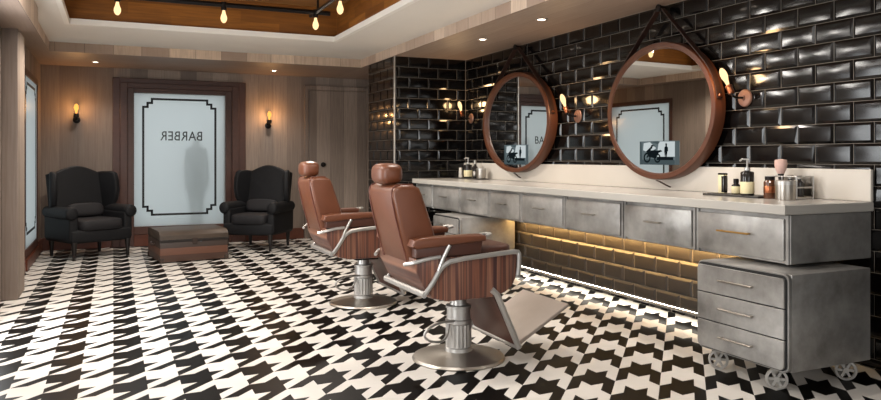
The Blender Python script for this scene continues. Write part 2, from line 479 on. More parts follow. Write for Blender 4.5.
for k, (g0, g1, p) in enumerate([(.0, .09, .05), (.09, .18, .07), (.18, .262, .045)]):   # stepped architrave
    a0, a1, zt = -.01 + g0, 1.709 - g0 * 1.05, 2.25 - g0 * .72
    a0b, a1b, ztb = -.01 + g1, 1.709 - g1 * 1.05, 2.25 - g1 * .72
    for (x0, x1, z0, z1) in ((a0, a0b, 0, zt), (a1b, a1, 0, zt), (a0b, a1b, ztb, zt)): fr.box(*F(x0, x1, z0, z1, .001, p), .004, 1)
fr.box(*F(WX0, WX1, .16, WZ0 + .004, .001, .045), .004, 1)
fr.build('window_frame', 'frame', W1o, 0)
MB().box(*F(WX0, WX1, 0, .16, .001, .03), .004, 1).build('bottom_rail', 'base', W1o, 0)
# BARBER lettering, seen from behind
cu = bpy.data.curves.new('lettering', 'FONT'); cu.body = 'BARBER'; cu.extrude = .002; cu.offset = .004; cu.space_character = 1.08
tmp = bpy.data.objects.new('tmp', cu); COL.objects.link(tmp)
dg = bpy.context.evaluated_depsgraph_get(); me = bpy.data.meshes.new_from_object(tmp.evaluated_get(dg)); bpy.data.objects.remove(tmp)
xs = [v.co.x for v in me.vertices]; zs = [v.co.y for v in me.vertices]
for v in me.vertices:
    fx = (v.co.x - min(xs)) / (max(xs) - min(xs)); fz = (v.co.y - min(zs)) / (max(zs) - min(zs))
    v.co = Vector((1.126 - fx * .544, YB + .0215 + v.co.z * .5, 1.425 + fz * .125))
me.name = 'lettering'; me.materials.clear(); me.materials.append(M['letter'])
o = bpy.data.objects.new('lettering', me); COL.objects.link(o); o.parent = W1o
for i, (y0, y1) in enumerate(bays):
    Wn, F = frosted_window('window_%d' % (i + 2), y0, y1, LZ0, LZ1, False)
    fr = MB()
    for (a, b_, z0, z1) in ((y0 - .07, y0, 0, LZ1 + .07), (y1, y1 + .07, 0, LZ1 + .07), (y0, y1, LZ1, LZ1 + .07), (y0, y1, .12, LZ0)):
        fr.box(*F(a, b_, z0, z1, .001, .012), .003, 1)
    fr.build('window_frame', 'frame', Wn, 0)
    MB().box(*F(y0, y1, 0, .118, .001, .03), .003, 1).build('bottom_rail', 'base', Wn, 0)

# plank door at the far right of the back wall
d = MB().box(2.62, 3.5, YB - .045, YB - .001, .01, 2.18, .004, 1).build('door_1', 'wood_x', None, 0, 'structure')
f = MB()
for bx in ((2.555, 2.615, 0, 2.25), (3.505, 3.565, 0, 2.25), (2.615, 3.505, 2.185, 2.25)): f.box(bx[0], bx[1], YB - .05, YB - .001, bx[2], bx[3], .004, 1)
f.build('door_frame', 'wood_x', d, 0)
MB().lathe([(0, 0), (.036, 0), (.036, .008), (.02, .012), (.014, .03), (.026, .04), (.03, .055), (.02, .068), (0, .07)], 20, T(2.83, YB - .046, 1.085, R(90))).build('door_knob', 'black_metal', d)

# outside: paving and a passer-by behind the frosted window
struct(MB().box(-1.2, 5, YB + .17, YB + 4, -.08, 0), 'ground_outside', 'pave')
def person():
    root = thing('person', 'person in a long grey coat standing outside behind the frosted BARBER window', 'person', (1.05, 10.93, 0))
    J = {'pel': (0, 0, .84, .14, .10), 'w': (0, 0, .98, .125, .09), 'ch': (0, 0, 1.17, .155, .1), 'nk': (0, 0, 1.31, .055, .05), 'hd': (0, -.01, 1.40, .075, .085), 'tp': (0, -.01, 1.5, .06, .07)}
    ch = [('pel', 'w'), ('w', 'ch'), ('ch', 'nk'), ('nk', 'hd'), ('hd', 'tp')]
    for s, n in ((-1, 'a'), (1, 'b')):
        J.update({'s' + n: (s * .16, 0, 1.24, .06, .06), 'e' + n: (s * .2, .02, .98, .045, .045), 'h' + n: (s * .19, -.03, .76, .035, .035), 'f' + n: (s * .19, -.04, .68, .03, .02),
                  'k' + n: (s * .07, 0, .46, .065, .065), 'an' + n: (s * .07, .02, .08, .045, .045), 't' + n: (s * .08, -.12, .035, .04, .03), 'hp' + n: (s * .08, 0, .76, .1, .1)})
        ch += [('ch', 's' + n), ('s' + n, 'e' + n), ('e' + n, 'h' + n), ('h' + n, 'f' + n), ('pel', 'hp' + n), ('hp' + n, 'k' + n), ('k' + n, 'an' + n), ('an' + n, 't' + n)]
    names = list(J); me = bpy.data.meshes.new('body')
    me.from_pydata([J[n][:3] for n in names], [(names.index(a), names.index(b_)) for a, b_ in ch], [])
    o = bpy.data.objects.new('body', me); COL.objects.link(o)
    o.modifiers.new('skin', 'SKIN'); sub = o.modifiers.new('sub', 'SUBSURF'); sub.levels = sub.render_levels = 2
    for v, n in zip(me.skin_vertices[0].data, names): v.radius = J[n][3:]
    me.skin_vertices[0].data[0].use_root = True
    o.data.materials.append(M['cloth']); o.parent = root
    dg = bpy.context.evaluated_depsgraph_get(); m2 = bpy.data.meshes.new_from_object(o.evaluated_get(dg))
    o.modifiers.clear(); o.data = m2
    for v in m2.vertices: v.co.x = v.co.x * .72 + .04; v.co.z *= 1.03
    m2.polygons.foreach_set('use_smooth', [True] * len(m2.polygons))
person()

# ------------------------------------------------------------------ counter
ZT = .945
c = MB().prism([(3.217, CE - .012), (XW - .012, CE - .012), (XW - .012, YC0 - .012), (3.217, YC0 - .012)], 'z', .892, ZT, .004, 1)
o = c.build('countertop', 'counter', None, 20)
tag(o, 'long pale stone countertop running below both mirrors', 'countertop')
o = MB().box(XW - .036, XW - .0128, CE - .012, YC0 - .015, ZT + .001, 1.128, .003, 1).build('backsplash', 'splash', None, 0)
tag(o, 'low pale stone upstand along the back of the countertop', 'backsplash')

ZB = .622
def handle(y, z, w, mat, par, x=0):
    h = MB().tube([(x, y - w / 2 - .015, z), (x, y + w / 2 + .015, z)], .0055, 8)
    for s in (-1, 1): h.tube([(x + .028, y + s * w / 2, z), (x, y + s * w / 2, z)], .005, 6)
    return h.build('handle', mat, par)
edges = [2.733, 3.408, 4.10, 4.82, 5.49, 6.08, 6.72, 7.43, 7.92]
ulabel = ['mottled zinc drawer unit with the brass handle at the near counter end, above the trolley',
          'zinc drawer unit just left of the brass-handled drawer',
          'zinc drawer unit under the nearer round mirror, third from the near counter end',
          'zinc drawer unit fourth from the near counter end, between the two mirrors',
          'zinc drawer unit fifth from the near counter end, above the near chair footplate',
          'zinc drawer unit sixth from the near counter end, below the farther mirror',
          'zinc drawer unit below the farther bottles, second from the tiled column',
          'narrow zinc drawer unit touching the black tiled column']
for i, (y0, y1) in enumerate(zip(edges, edges[1:])):
    u = thing('drawer_unit', ulabel[i], 'drawer unit', (3.26, y0, ZB), 0, 'zinc drawer units under the countertop')
    w = y1 - y0 - .004; h = .892 - ZB - .002
    dp = (XW - .014 if i == 0 else XLO - .014) - 3.26
    bm = MB()
    if i == 0:
        bm.box(.012, dp, .0, w, .275 - .0005 - .27, h, .004, 1)
    else: bm.box(.012, dp, 0, w, .005, h, .004, 1)
    bm.build('body', 'zinc', u, 0)
    drw = MB().box(-.006, .0115, .03, w - .022, .022, h - .022, .005, 2).build('drawer', 'zinc', u, 30)
    for q in (.004, w - .022): MB().box(0, .0115, q, q + .018, .004, h - .002, .002, 1).build('front_rail', 'zinc', u, 0)
    handle(w / 2 + .02, h * .55, .2 if i == 0 else .12, 'brass' if i == 0 else 'steel', drw, -.035)
    if i == 0: tag(drw.children[0], 'slim brass bar handle')

# trolleys ----------------------------------------------------------
def trolley(label):
    u = thing('drawer_trolley', label, 'trolley', (3.06, 2.57, 0), 0, 'zinc drawer trolleys under the counter')
    L, Wd, z0, z1 = .62, .615, .115, .612
    # rounded front outline carcass (y, z) outline extruded along x
    def rr(a0, a1, b0, b1, r, n=5):
        out = []
        for cx, cz, s in ((a1 - r, b0 + r, -90), (a1 - r, b1 - r, 0), (a0 + r, b1 - r, 90), (a0 + r, b0 + r, 180)):
            for k in range(n + 1): out.append((cx + r * math.cos(R(s + 90 * k / n)), cz + r * math.sin(R(s + 90 * k / n))))
        return out
    MB().prism(rr(0, Wd, z0, z1, .035), 'x', .004, .03, .003, 1).box(.0301, L, .002, Wd - .002, z0 + .002, z1 - .004, .006, 2).build('body', 'zinc', u, 30)
    MB().prism(rr(.008, Wd - .008, z0 + .008, z1 - .008, .03), 'x', 0, .0038).build('front_gasket', 'black_rubber', u, 0)
    hh = (z1 - z0 - .03) / 3
    for k in range(3):
        a = z0 + .015 + k * hh; q = a + hh - .007
        if k == 1: poly = [(.015, a), (Wd - .015, a), (Wd - .015, q), (.015, q)]
        else:
            full = rr(.015, Wd - .015, z0 + .015, z1 - .015, .025); 
            poly = [(p[0], min(max(p[1], a), q)) for p in full]
            pp = []
            for p in poly:
                if not pp or (abs(p[0] - pp[-1][0]) + abs(p[1] - pp[-1][1])) > 1e-5: pp.append(p)
            poly = [p for p in pp]
            if abs(poly[0][0] - poly[-1][0]) + abs(poly[0][1] - poly[-1][1]) < 1e-5: poly.pop()
            # drop collapsed corner arc points
            keep = []
            for p in poly:
                if k == 0 and abs(p[1] - q) < 1e-6: continue
                if k == 2 and abs(p[1] - a) < 1e-6: continue
                keep.append(p)
            keep += [(Wd - .015, q), (.015, q)] if k == 0 else []
            if k == 2: keep += [(.015, a), (Wd - .015, a)]
            cy_, cz_ = Wd / 2, (a + q) / 2
            keep.sort(key=lambda p: math.atan2(p[1] - cz_, p[0] - cy_)); poly = keep
        dr = MB().prism(poly, 'x', -.014, -.0002, .002, 1).build('drawer', 'zinc', u, 30)
        handle(Wd / 2, (a + q) / 2 + .005, .2, 'steel', dr, -.04)
    for (x, y) in ((.06, .12), (.06, Wd - .10), (L - .09, .08), (L - .09, Wd - .08)):
        M0 = T(x, y, 0, 0, 0, R(-42)); rot = M0 @ T(0, 0, .054, R(90))
        wm = MB()
        wm.lathe([(.054, -.010), (.054, .010), (.043, .012), (.041, .005), (.041, -.005), (.043, -.012), (.054, -.010)], 28, rot)
        wm.lathe([(0, -.013), (.015, -.013), (.015, .013), (0, .013)], 16, rot)
        for k in range(6):
            wm.box(.012, .044, -.004, .004, -.0065, .0065, 0, 1, M0 @ T(0, 0, .054) @ Matrix.Rotation(math.pi * k / 3, 4, 'Y'))
        cs = MB().box(-.03, .03, -.028, .028, .106, .1145, .002, 1, M0)
        cs.prism([(-.03, .107), (.03, .107), (.012, .045), (-.012, .045)], 'y', .018, .023, 0, 2, M0)
        cf = cs.build('caster', 'steel', u, 30)
        wm.build('wheel', 'wheel', cf, 30)
    return u
tr = trolley('three-drawer zinc trolley on spoked casters, below the brass-handled drawer')
t2 = copy_tree(tr); t2.location = (3.06, 6.32, 0)
t2['label'] = 'grey zinc trolley half hidden under the far counter, behind the near barber chair'

# led strips --------------------------------------------------------
o = thing('downlight_strip', '', '', (0, 0, 0))
y0, y1 = CE + .70, 6.28
MB().box(XLO - .158, XLO - .152, y0, y1, ZB - .05, ZB - .0005).build('channel', 'black_metal', o, 0)
MB().box(XLO - .1515, XLO - .148, y0 + .01, y1 - .01, ZB - .046, ZB - .012).build('led_tape', 'led', o, 0)
tag(o, 'warm glowing strip light under the drawer units', 'strip light')
o = MB().box(XLO + .002, XLO + .04, CE + .72, YC0 - .05, .096, .1045).build('downlight_strip', 'led_white', None, 0)
tag(o, 'white glowing strip light at the foot of the tiled wall', 'strip light')

# ------------------------------------------------------------------ mirrors
def mirror(label, yc, zc, ry, rz, yaw, sc):
    u = thing('round_mirror', label, 'mirror', (XW - .039, yc, zc), 0, 'round mirrors on the tiled wall')
    K = Matrix.Rotation(R(-90), 4, 'Y')       # lathe axis -> -x
    SC = Matrix.Diagonal((1, ry, rz, 1))
    m4 = SC @ K
    d = .092
    MB().lathe([(.905, .0), (1.0, .0), (1.0, d - .012), (.99, d), (.93, d), (.912, d - .012), (.905, d - .03), (.905, 0)], 72, m4).build('frame', 'mirror_frame', u)
    MB().lathe([(0, .0), (.915, .0), (.915, .004), (0, .004)], 64, Matrix.Translation((-d + .035, 0, 0)) @ Matrix.Rotation(R(yaw), 4, 'Z') @ m4).build('mirror_glass', 'mirror', u, 0)
    # strap: peg at the top, down both sides, hugging the ring
    zp = 2.345 - zc
    pts = []
    a_t = R(40)
    for s in (-1, 1):
        pts_s = [(-.045, s * .012, zp)]
        for k in range(9):
            a = R(42 - k * 4.5)
            pts_s.append((-.06, s * (ry + .005) * math.cos(a), (rz + .005) * math.sin(a)))
        st = MB(); V = [Vector(p) for p in pts_s]; prev = None
        hw, th = .024, .006
        rings = []
        for i, p in enumerate(V):
            tdir = (V[min(i + 1, len(V) - 1)] - V[max(i - 1, 0)]).normalized()
            nrm = Vector((0, tdir.z, -tdir.y)) * (-1 if s > 0 else 1)
            nrm.normalize()
            if nrm.y * s < 0: nrm = -nrm
            rings.append([st.bm.verts.new(p + Vector((-hw, 0, 0))), st.bm.verts.new(p + Vector((hw, 0, 0))), st.bm.verts.new(p + Vector((hw, 0, 0)) + nrm * th), st.bm.verts.new(p + Vector((-hw, 0, 0)) + nrm * th)])
        for a, b_ in zip(rings, rings[1:]):
            for k in range(4): st.bm.faces.new((a[k], a[(k + 1) % 4], b_[(k + 1) % 4], b_[k]))
        st.bm.faces.new(rings[0]); st.bm.faces.new(rings[-1][::-1])
        bmesh.ops.recalc_face_normals(st.bm, faces=st.bm.faces)
        so = st.build('strap', 'strap', u, 0)
        e = V[-1]
        MB().lathe([(0, 0), (.014, 0), (.012, .012), (0, .016)], 12, T(e.x, e.y + s * .004, e.z + .02, R(-90 * s))).build('stud', 'copper', so)
    MB().lathe([(0, 0), (.02, 0), (.02, .06), (.028, .062), (.028, .075), (0, .078)], 16, Matrix.Translation((0, 0, zp)) @ K).build('peg', 'black_metal', u)
    MB().tube([(-.07, .02, -rz - .006), (-.085, -.03, -rz - .012), (-.1, -.1, -rz - .03), (-.105, -.17, -rz - .05)], .011, 4, sq=(.35, 1)).build('strap_end', 'strap', u, 0)
    # little display glowing through the glass
    return u, -d + .035
def display(u, x, y0, y1, z0, z1):
    """picture screen facing -x; u runs from y1 (viewer left) to y0"""
    s = MB().box(x - .010, x - .0065, y0, y1, z0, z1).build('screen', 'screen', u, 0)
    w, h = y1 - y0, z1 - z0
    def P(a, b_): return (y1 - a * w, z0 + b_ * h)
    def flat(polys, name, mat, k):
        mb = MB()
        for p in polys: mb.prism([P(*q) for q in p], 'x', x - .0112 - k * .0004, x - .0102 - k * .0004)
        mb.build(name, mat, s, 0)
    flat([[(0, 0), (1, 0), (1, .2), (.5, .26), (0, .2)], [(0, .2), (.07, .2), (.05, .95), (0, 1)], [(.3, .98), (.55, .86), (.6, .98)]], 'picture_ground', 'screen_mid', 0)
    flat([[(.5, .34), (1, .34), (1, .96), (.56, .98)], [(.1, .62), (.3, .5), (.48, .7), (.3, .96), (.12, .92)]], 'picture_sky', 'screen_bright', 0)
    def circle(cx, cy, r, n=16): return [(cx + r * math.cos(2 * math.pi * i / n) * h / w, cy + r * math.sin(2 * math.pi * i / n)) for i in range(n)]
    mb = MB()
    for cx, cy, r in ((.22, .3, .22), (.52, .28, .2)):
        o_, i_ = circle(cx, cy, r), circle(cx, cy, r * .66)
        for k in range(16):
            q = [o_[k], o_[(k + 1) % 16], i_[(k + 1) % 16], i_[k]]
            mb.prism([P(*v) for v in q], 'x', x - .012, x - .0108)
    for poly in ([(.26, .34), (.48, .26), (.56, .5), (.46, .62), (.3, .6)], [(.18, .55), (.3, .72), (.34, .7), (.26, .5)], [(.3, .7), (.36, .84), (.4, .84), (.36, .66)], [(.42, .58), (.62, .62), (.66, .56), (.5, .48)], [(.2, .3), (.31, .66), (.34, .66), (.24, .3)], [(.34, .84), (.44, .8), (.44, .77), (.34, .8)], [(.5, .2), (.96, .2), (.96, .32), (.52, .34)]):
        mb.prism([P(*v) for v in poly], 'x', x - .012, x - .0108)
    mb.build('motorcycle_picture', 'screen_dark', s, 0)
    man = [(.735, .3), (.75, .3), (.76, .5), (.77, .3), (.785, .3), (.8, .55), (.82, .58), (.815, .72), (.785, .78), (.79, .86), (.775, .9), (.755, .9), (.745, .86), (.75, .78), (.72, .72), (.715, .56)]
    mb = MB(); mb.prism([P(*v) for v in man], 'x', x - .012, x - .0108)
    mb.build('standing_figure_picture', 'screen_dark', s, 0)
m2, gx = mirror('round wood-framed mirror on a leather strap, nearest the slate tray and wire rack', 4.385, 1.551, .605, .527, 2.4, 1)
display(m2, gx - .01, 4.197 - 4.385, 4.59 - 4.385, 1.139 - 1.551, 1.322 - 1.551)
m1, gx = mirror('farther round wood-framed mirror hung from a leather strap beside the tiled column', 6.565, 1.558, .69, .522, 0, 1)
display(m1, gx - .01, 6.34 - 6.565, 6.78 - 6.565, 1.12 - 1.558, 1.325 - 1.558)

# ------------------------------------------------------------------ sconces
def lights(name, typ, loc, energy, color, **kw):
    l = bpy.data.lights.new(name, typ); l.energy = energy; l.color = color
    for k, v in kw.items(): setattr(l, k, v)
    o = bpy.data.objects.new(name, l); COL.objects.link(o); o.location = loc; return o
WARM = (1, .62, .3); SOFT = (1, .93, .86)
def bulb_prof(s=1, l=1): return [(0, 0), (.012 * s, 0), (.013 * s, .012 * l), (.018 * s, .035 * l), (.029 * s, .065 * l), (.031 * s, .085 * l), (.025 * s, .108 * l), (.012 * s, .124 * l), (0, .128 * l)]
def tile_sconce(label, y, z):
    u = thing('wall_sconce', label, 'wall lamp', (XW - TK - .004, y, z), 0, 'tilted filament lamps on the tiled wall')
    K = Matrix.Rotation(R(-90), 4, 'Y')
    MB().lathe([(0, 0), (.058, 0), (.06, .008), (.052, .016), (.018, .02), (.014, .03), (0, .03)], 28, K).build('wall_plate', 'old_copper', u)
    MB().tube([(-.03, 0, 0), (-.09, 0, 0), (-.115, .0, .01), (-.12, .008, .03)], .008, 8, smooth=1).build('arm', 'black_metal', u)
    ax = Matrix.Translation((-.12, .005, .025)) @ Matrix.Rotation(R(-28), 4, 'X')
    MB().lathe([(0, 0), (.02, 0), (.022, .012), (.02, .05), (.024, .054), (.024, .062), (0, .064)], 20, ax).build('socket', 'copper', u)
    MB().lathe(bulb_prof(.78, 1.15), 20, ax @ Matrix.Translation((0, 0, .06))).build('bulb', 'bulb', u)
    lights('sconce_light', 'POINT', (XW - .20, y + .07, z + .16), 5, WARM, shadow_soft_size=.05)
tile_sconce('filament wall lamp right of the nearer mirror', 3.63, 1.6)
tile_sconce('filament wall lamp between the two round mirrors', 5.57, 1.575)
tile_sconce('filament wall lamp left of the farther mirror, next to the tiled column', 7.76, 1.66)
def wood_sconce(label, x, z):
    u = thing('wall_sconce', label, 'wall lamp', (x, YB - .001, z), 0, 'upright filament lamps on the wood wall')
    MB().lathe([(0, 0), (.045, 0), (.045, .008), (.02, .016), (0, .018)], 24, T(0, 0, 0, R(90))).build('wall_plate', 'black_metal', u)
    MB().tube([(0, -.012, 0), (0, -.07, -.01), (0, -.095, .01), (0, -.095, .03)], .009, 8, smooth=1).build('arm', 'black_metal', u)
    MB().lathe([(0, .02), (.02, .02), (.034, .03), (.03, .07), (.034, .078), (0, .08)], 20, T(0, -.095, 0)).build('socket', 'black_metal', u)
    MB().lathe(bulb_prof(.9), 20, T(0, -.095, .078)).build('bulb', 'bulb_amber', u)
    lights('sconce_light', 'POINT', (x, YB - .13, z + .15), 9, (1, .5, .18), shadow_soft_size=.04)
wood_sconce('filament wall lamp on the wood wall above the armchair beside the left wall', -.435, 1.68)
wood_sconce('filament wall lamp on the wood wall between the BARBER window and the door', 2.032, 1.65)

# downlights --------------------------------------------------------
dl = [(3.368, 6.43, 'recessed downlight in the soffit above the farther mirror'), (3.34, 5.29, 'recessed downlight in the soffit between the two mirrors'),
      (3.34, 4.15, 'recessed downlight in the soffit above the nearer mirror'), (3.34, 3.0, 'recessed downlight in the soffit above the wire rack'), (3.34, 1.8, 'recessed downlight in the soffit past the near counter end'), (-.2, 9.95, 'recessed downlight above the armchair beside the left wall'), (2.0, 9.95, 'recessed downlight above the armchair right of the trunk')]
for x, y, lb in dl:
    u = thing('downlight', lb, 'ceiling lamp', (x, y, ZS), 0, 'recessed downlights in the wood soffit')
    MB().lathe([(.034, -.001), (.05, -.001), (.052, -.006), (.036, -.008), (.034, -.001)], 24).build('rim', 'chrome', u)
    MB().lathe([(0, -.002), (.034, -.002), (.034, -.004), (0, -.004)], 20).build('lens', 'lamp', u)
    if y != 1.8: lights('downlight_beam', 'SPOT', (x, y, ZS - .02), 42 if x > 3 else 60, SOFT, spot_size=R(115), spot_blend=.9, shadow_soft_size=.05)

# pipe chandelier in the recess ------------------------------------
ZP = 2.68
u = thing('pipe_chandelier', 'dark pipe ceiling light frame with hanging filament bulbs in the wood recess', 'ceiling light', (0, 0, ZP))
PX0, PX1, PY0, PY1 = -.05, 1.89, 2.0, 7.29
f = MB()
for yy in (PY0, 4.65, PY1): f.tube([(PX0 - .3, yy, 0), (PX1 + .15, yy, 0)], .024, 10)
for xx in (.03, 1.89): f.tube([(xx, PY0 - .2, .0), (xx, PY1 + .2, .0)], .02, 10)
f.build('pipe_frame', 'black_metal', u)
for xx in (.03, 1.89):
    for yy in (2.6, 5.2, 7.2): MB().tube([(xx, yy, .0), (xx, yy, ZR - ZP - .001)], .012, 8).build('drop_rod', 'black_metal', u)
blist = [(.034, 7.29), (.98, 7.29), (1.89, 7.29), (1.89, 6.41), (1.89, 5.3), (1.89, 4.2), (.03, 5.9), (.03, 4.5), (.03, 3.0), (1.89, 3.0), (.98, 2.0)]
for x, y in blist:
    s = MB().lathe([(0, .03), (.026, .028), (.028, -.01), (.026, -.05), (.022, -.055), (0, -.056)], 18, T(x, y, 0)).build('socket', 'black_metal', u)
    MB().lathe([(r_, -z_) for r_, z_ in bulb_prof()], 20, T(x, y, -.05)).build('bulb', 'bulb', s)
    if y > 6: lights('bulb_glow', 'POINT', (x, y, ZP - .11), 7, (1, .84, .62), shadow_soft_size=.03)
    if (x, y) in ((.034, 7.29), (1.89, 7.29), (.03, 4.5), (1.89, 4.2)): lights('bulb_light', 'SPOT', (x, y, ZP - .2), 150 if y > 6 else 75, (1, .92, .82), spot_size=R(152), spot_blend=.5, shadow_soft_size=.035)

# ------------------------------------------------------------------ barber chairs (local: faces +x)
def barber_chair(label):
    u = thing('barber_chair', label, 'barber chair', (1.876, 3.89, 0), 0, 'tan leather barber chairs')
    MB().lathe([(0, 0), (.275, 0), (.278, .008), (.268, .02), (.2, .032), (.11, .042), (.09, .05), (0, .05)], 56).build('base', 'steel', u)
    pr = [(0, .045), (.082, .045), (.08, .07), (.074, .075)]
    MB().lathe(pr + [(.072, .21), (.078, .215), (.078, .235), (.072, .24), (.07, .3), (.076, .302), (.076, .318), (.05, .322), (.045, .37), (0, .37)], 40).build('column', 'chrome', u)
    MB().prism([((.0775 if k % 2 else .0735) * math.cos(math.pi * k / 20), (.0775 if k % 2 else .0735) * math.sin(math.pi * k / 20)) for k in range(40)], 'z', .078, .207).build('fluted_sleeve', 'chrome', u, 10)
    MB().tube([(-.05, -.05, .235), (-.12, -.08, .245), (-.2, -.1, .24), (-.262, -.11, .21), (-.27, -.11, .175), (-.22, -.1, .14), (-.14, -.08, .13), (-.1, -.06, .16), (-.075, -.03, .215)], .0075, 8, smooth=2).build('pump_lever', 'chrome', u)
    MB().box(-.1, .1, -.1, .1, .365, .401, .01, 2).build('seat_bracket', 'black_metal', u, 30)
    ap = [(.243, .650), (.242, .56), (.232, .505), (.205, .455), (.16, .425), (.09, .405), (-.2, .402), (-.29, .425), (-.345, .49), (-.40, .60), (-.40, .650)]
    MB().prism(ap, 'y', -.283, .283, .014, 2).build('seat_shell', 'stripes', u, 40)
    MB().ell((-.06, 0, .663), (.305, .262, .036), .32, 40, 12).build('seat_cushion', 'leather_dark', u, 80)
    for s in (-1, 1):
        f = MB(); y = s * .294
        f.tube([(.235, y, .52), (.242, y, .56), (.246, y, .64), (.235, y, .660), (.1, y, .652), (-.18, y, .632), (-.235, y, .605), (-.262, y, .572), (-.29, y, .525), (-.33, y, .472), (-.35, y, .452)], .0125, 8, smooth=1, sq=(1.15, .75))
        fr = f.build('side_frame', 'chrome', u)
        MB().tube([(-.44, s * .235, .615), (-.40, s * .29, .632), (-.33, y, .648), (-.25, y, .655)], .011, 8, smooth=1).build('arm_bracket', 'chrome', u)
        MB().tube([(-.262, y, .58), (-.235, y, .645), (-.195, y, .715)], .011, 8).build('arm_post', 'chrome', u)
        pad = [(-.405, .752), (-.34, .762), (.01, .764), (.035, .756), (.03, .728), (-.2, .712), (-.39, .70), (-.415, .715)]
        am = MB().prism(pad, 'y', min(s * .205, s * .30), max(s * .205, s * .30), .014, 3).build('armrest', 'leather', u, 50)
        MB().prism([(-.39, .655), (.0, .655), (.015, .735), (-.39, .71)], 'y', min(s * .215, s * .288), max(s * .215, s * .288), .006, 2).build('armrest_panel', 'leather_dark', am, 50)
        MB().tube([(.03, s * .212, .757), (.066, s * .222, .762), (.072, s * .25, .762), (.066, s * .282, .762), (.03, s * .292, .757)], .009, 8).build('armrest_tip', 'chrome', am)
    MB().tube([(-.348, -.302, .455), (-.352, .302, .455)], .017, 8, sq=(1.1, .8)).build('rear_bar', 'chrome', u)
    bk = [(-.215, .655), (-.25, .8), (-.315, .985), (-.335, 1.028), (-.375, 1.046), (-.45, 1.046), (-.485, 1.03), (-.497, .995), (-.465, .85), (-.405, .625), (-.375, .605), (-.24, .62)]
    B = MB().prism(bk, 'y', -.212, .212, .028, 4).build('backrest', 'leather', u, 50)
    for s in (-1, 1):
        MB().tube([(-.402, s * .186, .615), (-.465, s * .187, .83), (-.499, s * .187, .99), (-.487, s * .186, 1.034), (-.45, s * .186, 1.0475), (-.37, s * .186, 1.0475)], .0045, 6, smooth=1).build('piping', 'piping', B)
    H = MB().ell((-.455, 0, 1.104), (.072, .118, .06), .62, 32, 16).build('headrest', 'leather', u, 80)
    for s in (-.05, .05): MB().tube([(-.44, s, 1.02), (-.45, s, 1.08)], .009, 8).build('headrest_post', 'steel', H)
    # leg rest and foot plate
    lr = MB().prism([(.085, .43), (.235, .115), (.255, .123), (.108, .44)], 'y', -.255, .255, .005, 2).build('leg_rest', 'leather_dark', u, 40)
    for s in (-1, 1):
        MB().tube([(.07, s * .285, .45), (.105, s * .285, .42), (.25, s * .285, .10)], .0175, 6, sq=(1.1, .8)).build('leg_rest_rail', 'chrome', lr, 30)
    MB().tube([(.243, -.285, .105), (.243, .285, .105)], .012, 8).build('leg_rest_bar', 'chrome', lr)
    MB().prism([(.255, .10), (.60, .30), (.612, .312), (.60, .322), (.245, .122)], 'y', -.262, .262, .004, 1).build('foot_plate', 'dull_steel', u, 30)
    return u
ch = barber_chair('nearer tan leather barber chair on a round steel base')
c2 = copy_tree(ch); c2.location = (1.872, 5.68, 0)
c2['label'] = 'farther tan leather barber chair, partly behind the nearer one'

# ------------------------------------------------------------------ wingback armchairs (local: faces -y)
def armchair(label):
    u = thing('wingback_armchair', label, 'armchair', (0, 0, 0), 0, 'charcoal wingback armchairs')
    for x, y in ((-.34, -.36), (.34, -.36), (-.31, .33), (.31, .33)):
        MB().lathe([(0, 0), (.018, 0), (.022, .06), (.034, .2), (.034, .215), (0, .215)], 12, T(x, y, 0)).build('leg', 'dark_wood', u)
    MB().box(-.385, .385, -.385, .36, .2, .36, .03, 3).build('seat_base', 'black_leather', u, 40)
    MB().ell((0, -.09, .405), (.285, .325, .072), .3, 40, 12).build('seat_cushion', 'black_cushion', u, 80)
    top = [(-.34, .36)]
    n = 20
    for k in range(n + 1):
        t = -1 + 2 * k / n
        top.append((.36 * t, 1.03 + .1 * math.exp(-(t / .48) ** 2) - .012 * math.cos(t * math.pi * 2)))
    top.append((.34, .36))
    m4 = Matrix.Translation((0, .24, .36)) @ Matrix.Rotation(R(-9), 4, 'X') @ Matrix.Translation((0, 0, -.36))
    MB().prism(top[::-1], 'y', -.055, .075, .03, 3, m4).build('backrest', 'black_leather', u, 50)
    for s in (-1, 1):
        # rolled arm: outer panel, scroll roll
        A = MB()
        A.box(min(s * .29, s * .40), max(s * .29, s * .40), -.37, .34, .22, .55, .025, 3)
        A.build('arm', 'black_leather', u, 50)
        roll = MB().lathe([(0, -.40), (.055, -.40), (.075, -.385), (.078, -.36), (.075, .0), (.066, .3), (0, .31)], 24, T(s * .375, 0, .555, R(-90)))
        roll.build('arm_roll', 'black_leather', u, 50)
        wing = [(.0, .60), (-.06, .68), (-.085, .80), (-.075, .93), (-.04, 1.02), (.03, 1.045), (.15, 1.045), (.28, 1.03), (.22, .55), (.06, .55)]
        m4 = Matrix.Translation((s * .385, .1, 0)) @ Matrix.Rotation(R(20 * s), 4, 'Z')
        MB().prism(wing, 'x', -.04, .04, .025, 3, m4).build('wing', 'black_leather', u, 50)
    return u
a1 = armchair('charcoal wingback armchair in the corner by the frosted window of the left wall')
a1.location = (-.28, 9.76, 0); a1.rotation_euler.z = R(27); a1.scale = (.94, .94, .98)
a2 = copy_tree(a1); a2.location = (1.76, 9.70, 0); a2.rotation_euler.z = R(-36); a2.scale = (.88, .88, .98)
a2['label'] = 'charcoal wingback armchair right of the old trunk, near the barber chairs'
def lumbar(par, label):
    o = MB().ell((0, 0, 0), (.22, .06, .085), .55, 28, 14).build('lumbar_cushion', 'black_cushion', None, 80)
    M4 = Matrix.Translation(par.location) @ Matrix.Rotation(par.rotation_euler.z, 4, 'Z') @ Matrix.Translation((0, .075, .552)) @ Matrix.Rotation(R(-16), 4, 'X')
    o.matrix_world = M4
    tag(o, label, 'cushion', 'charcoal lumbar cushions')
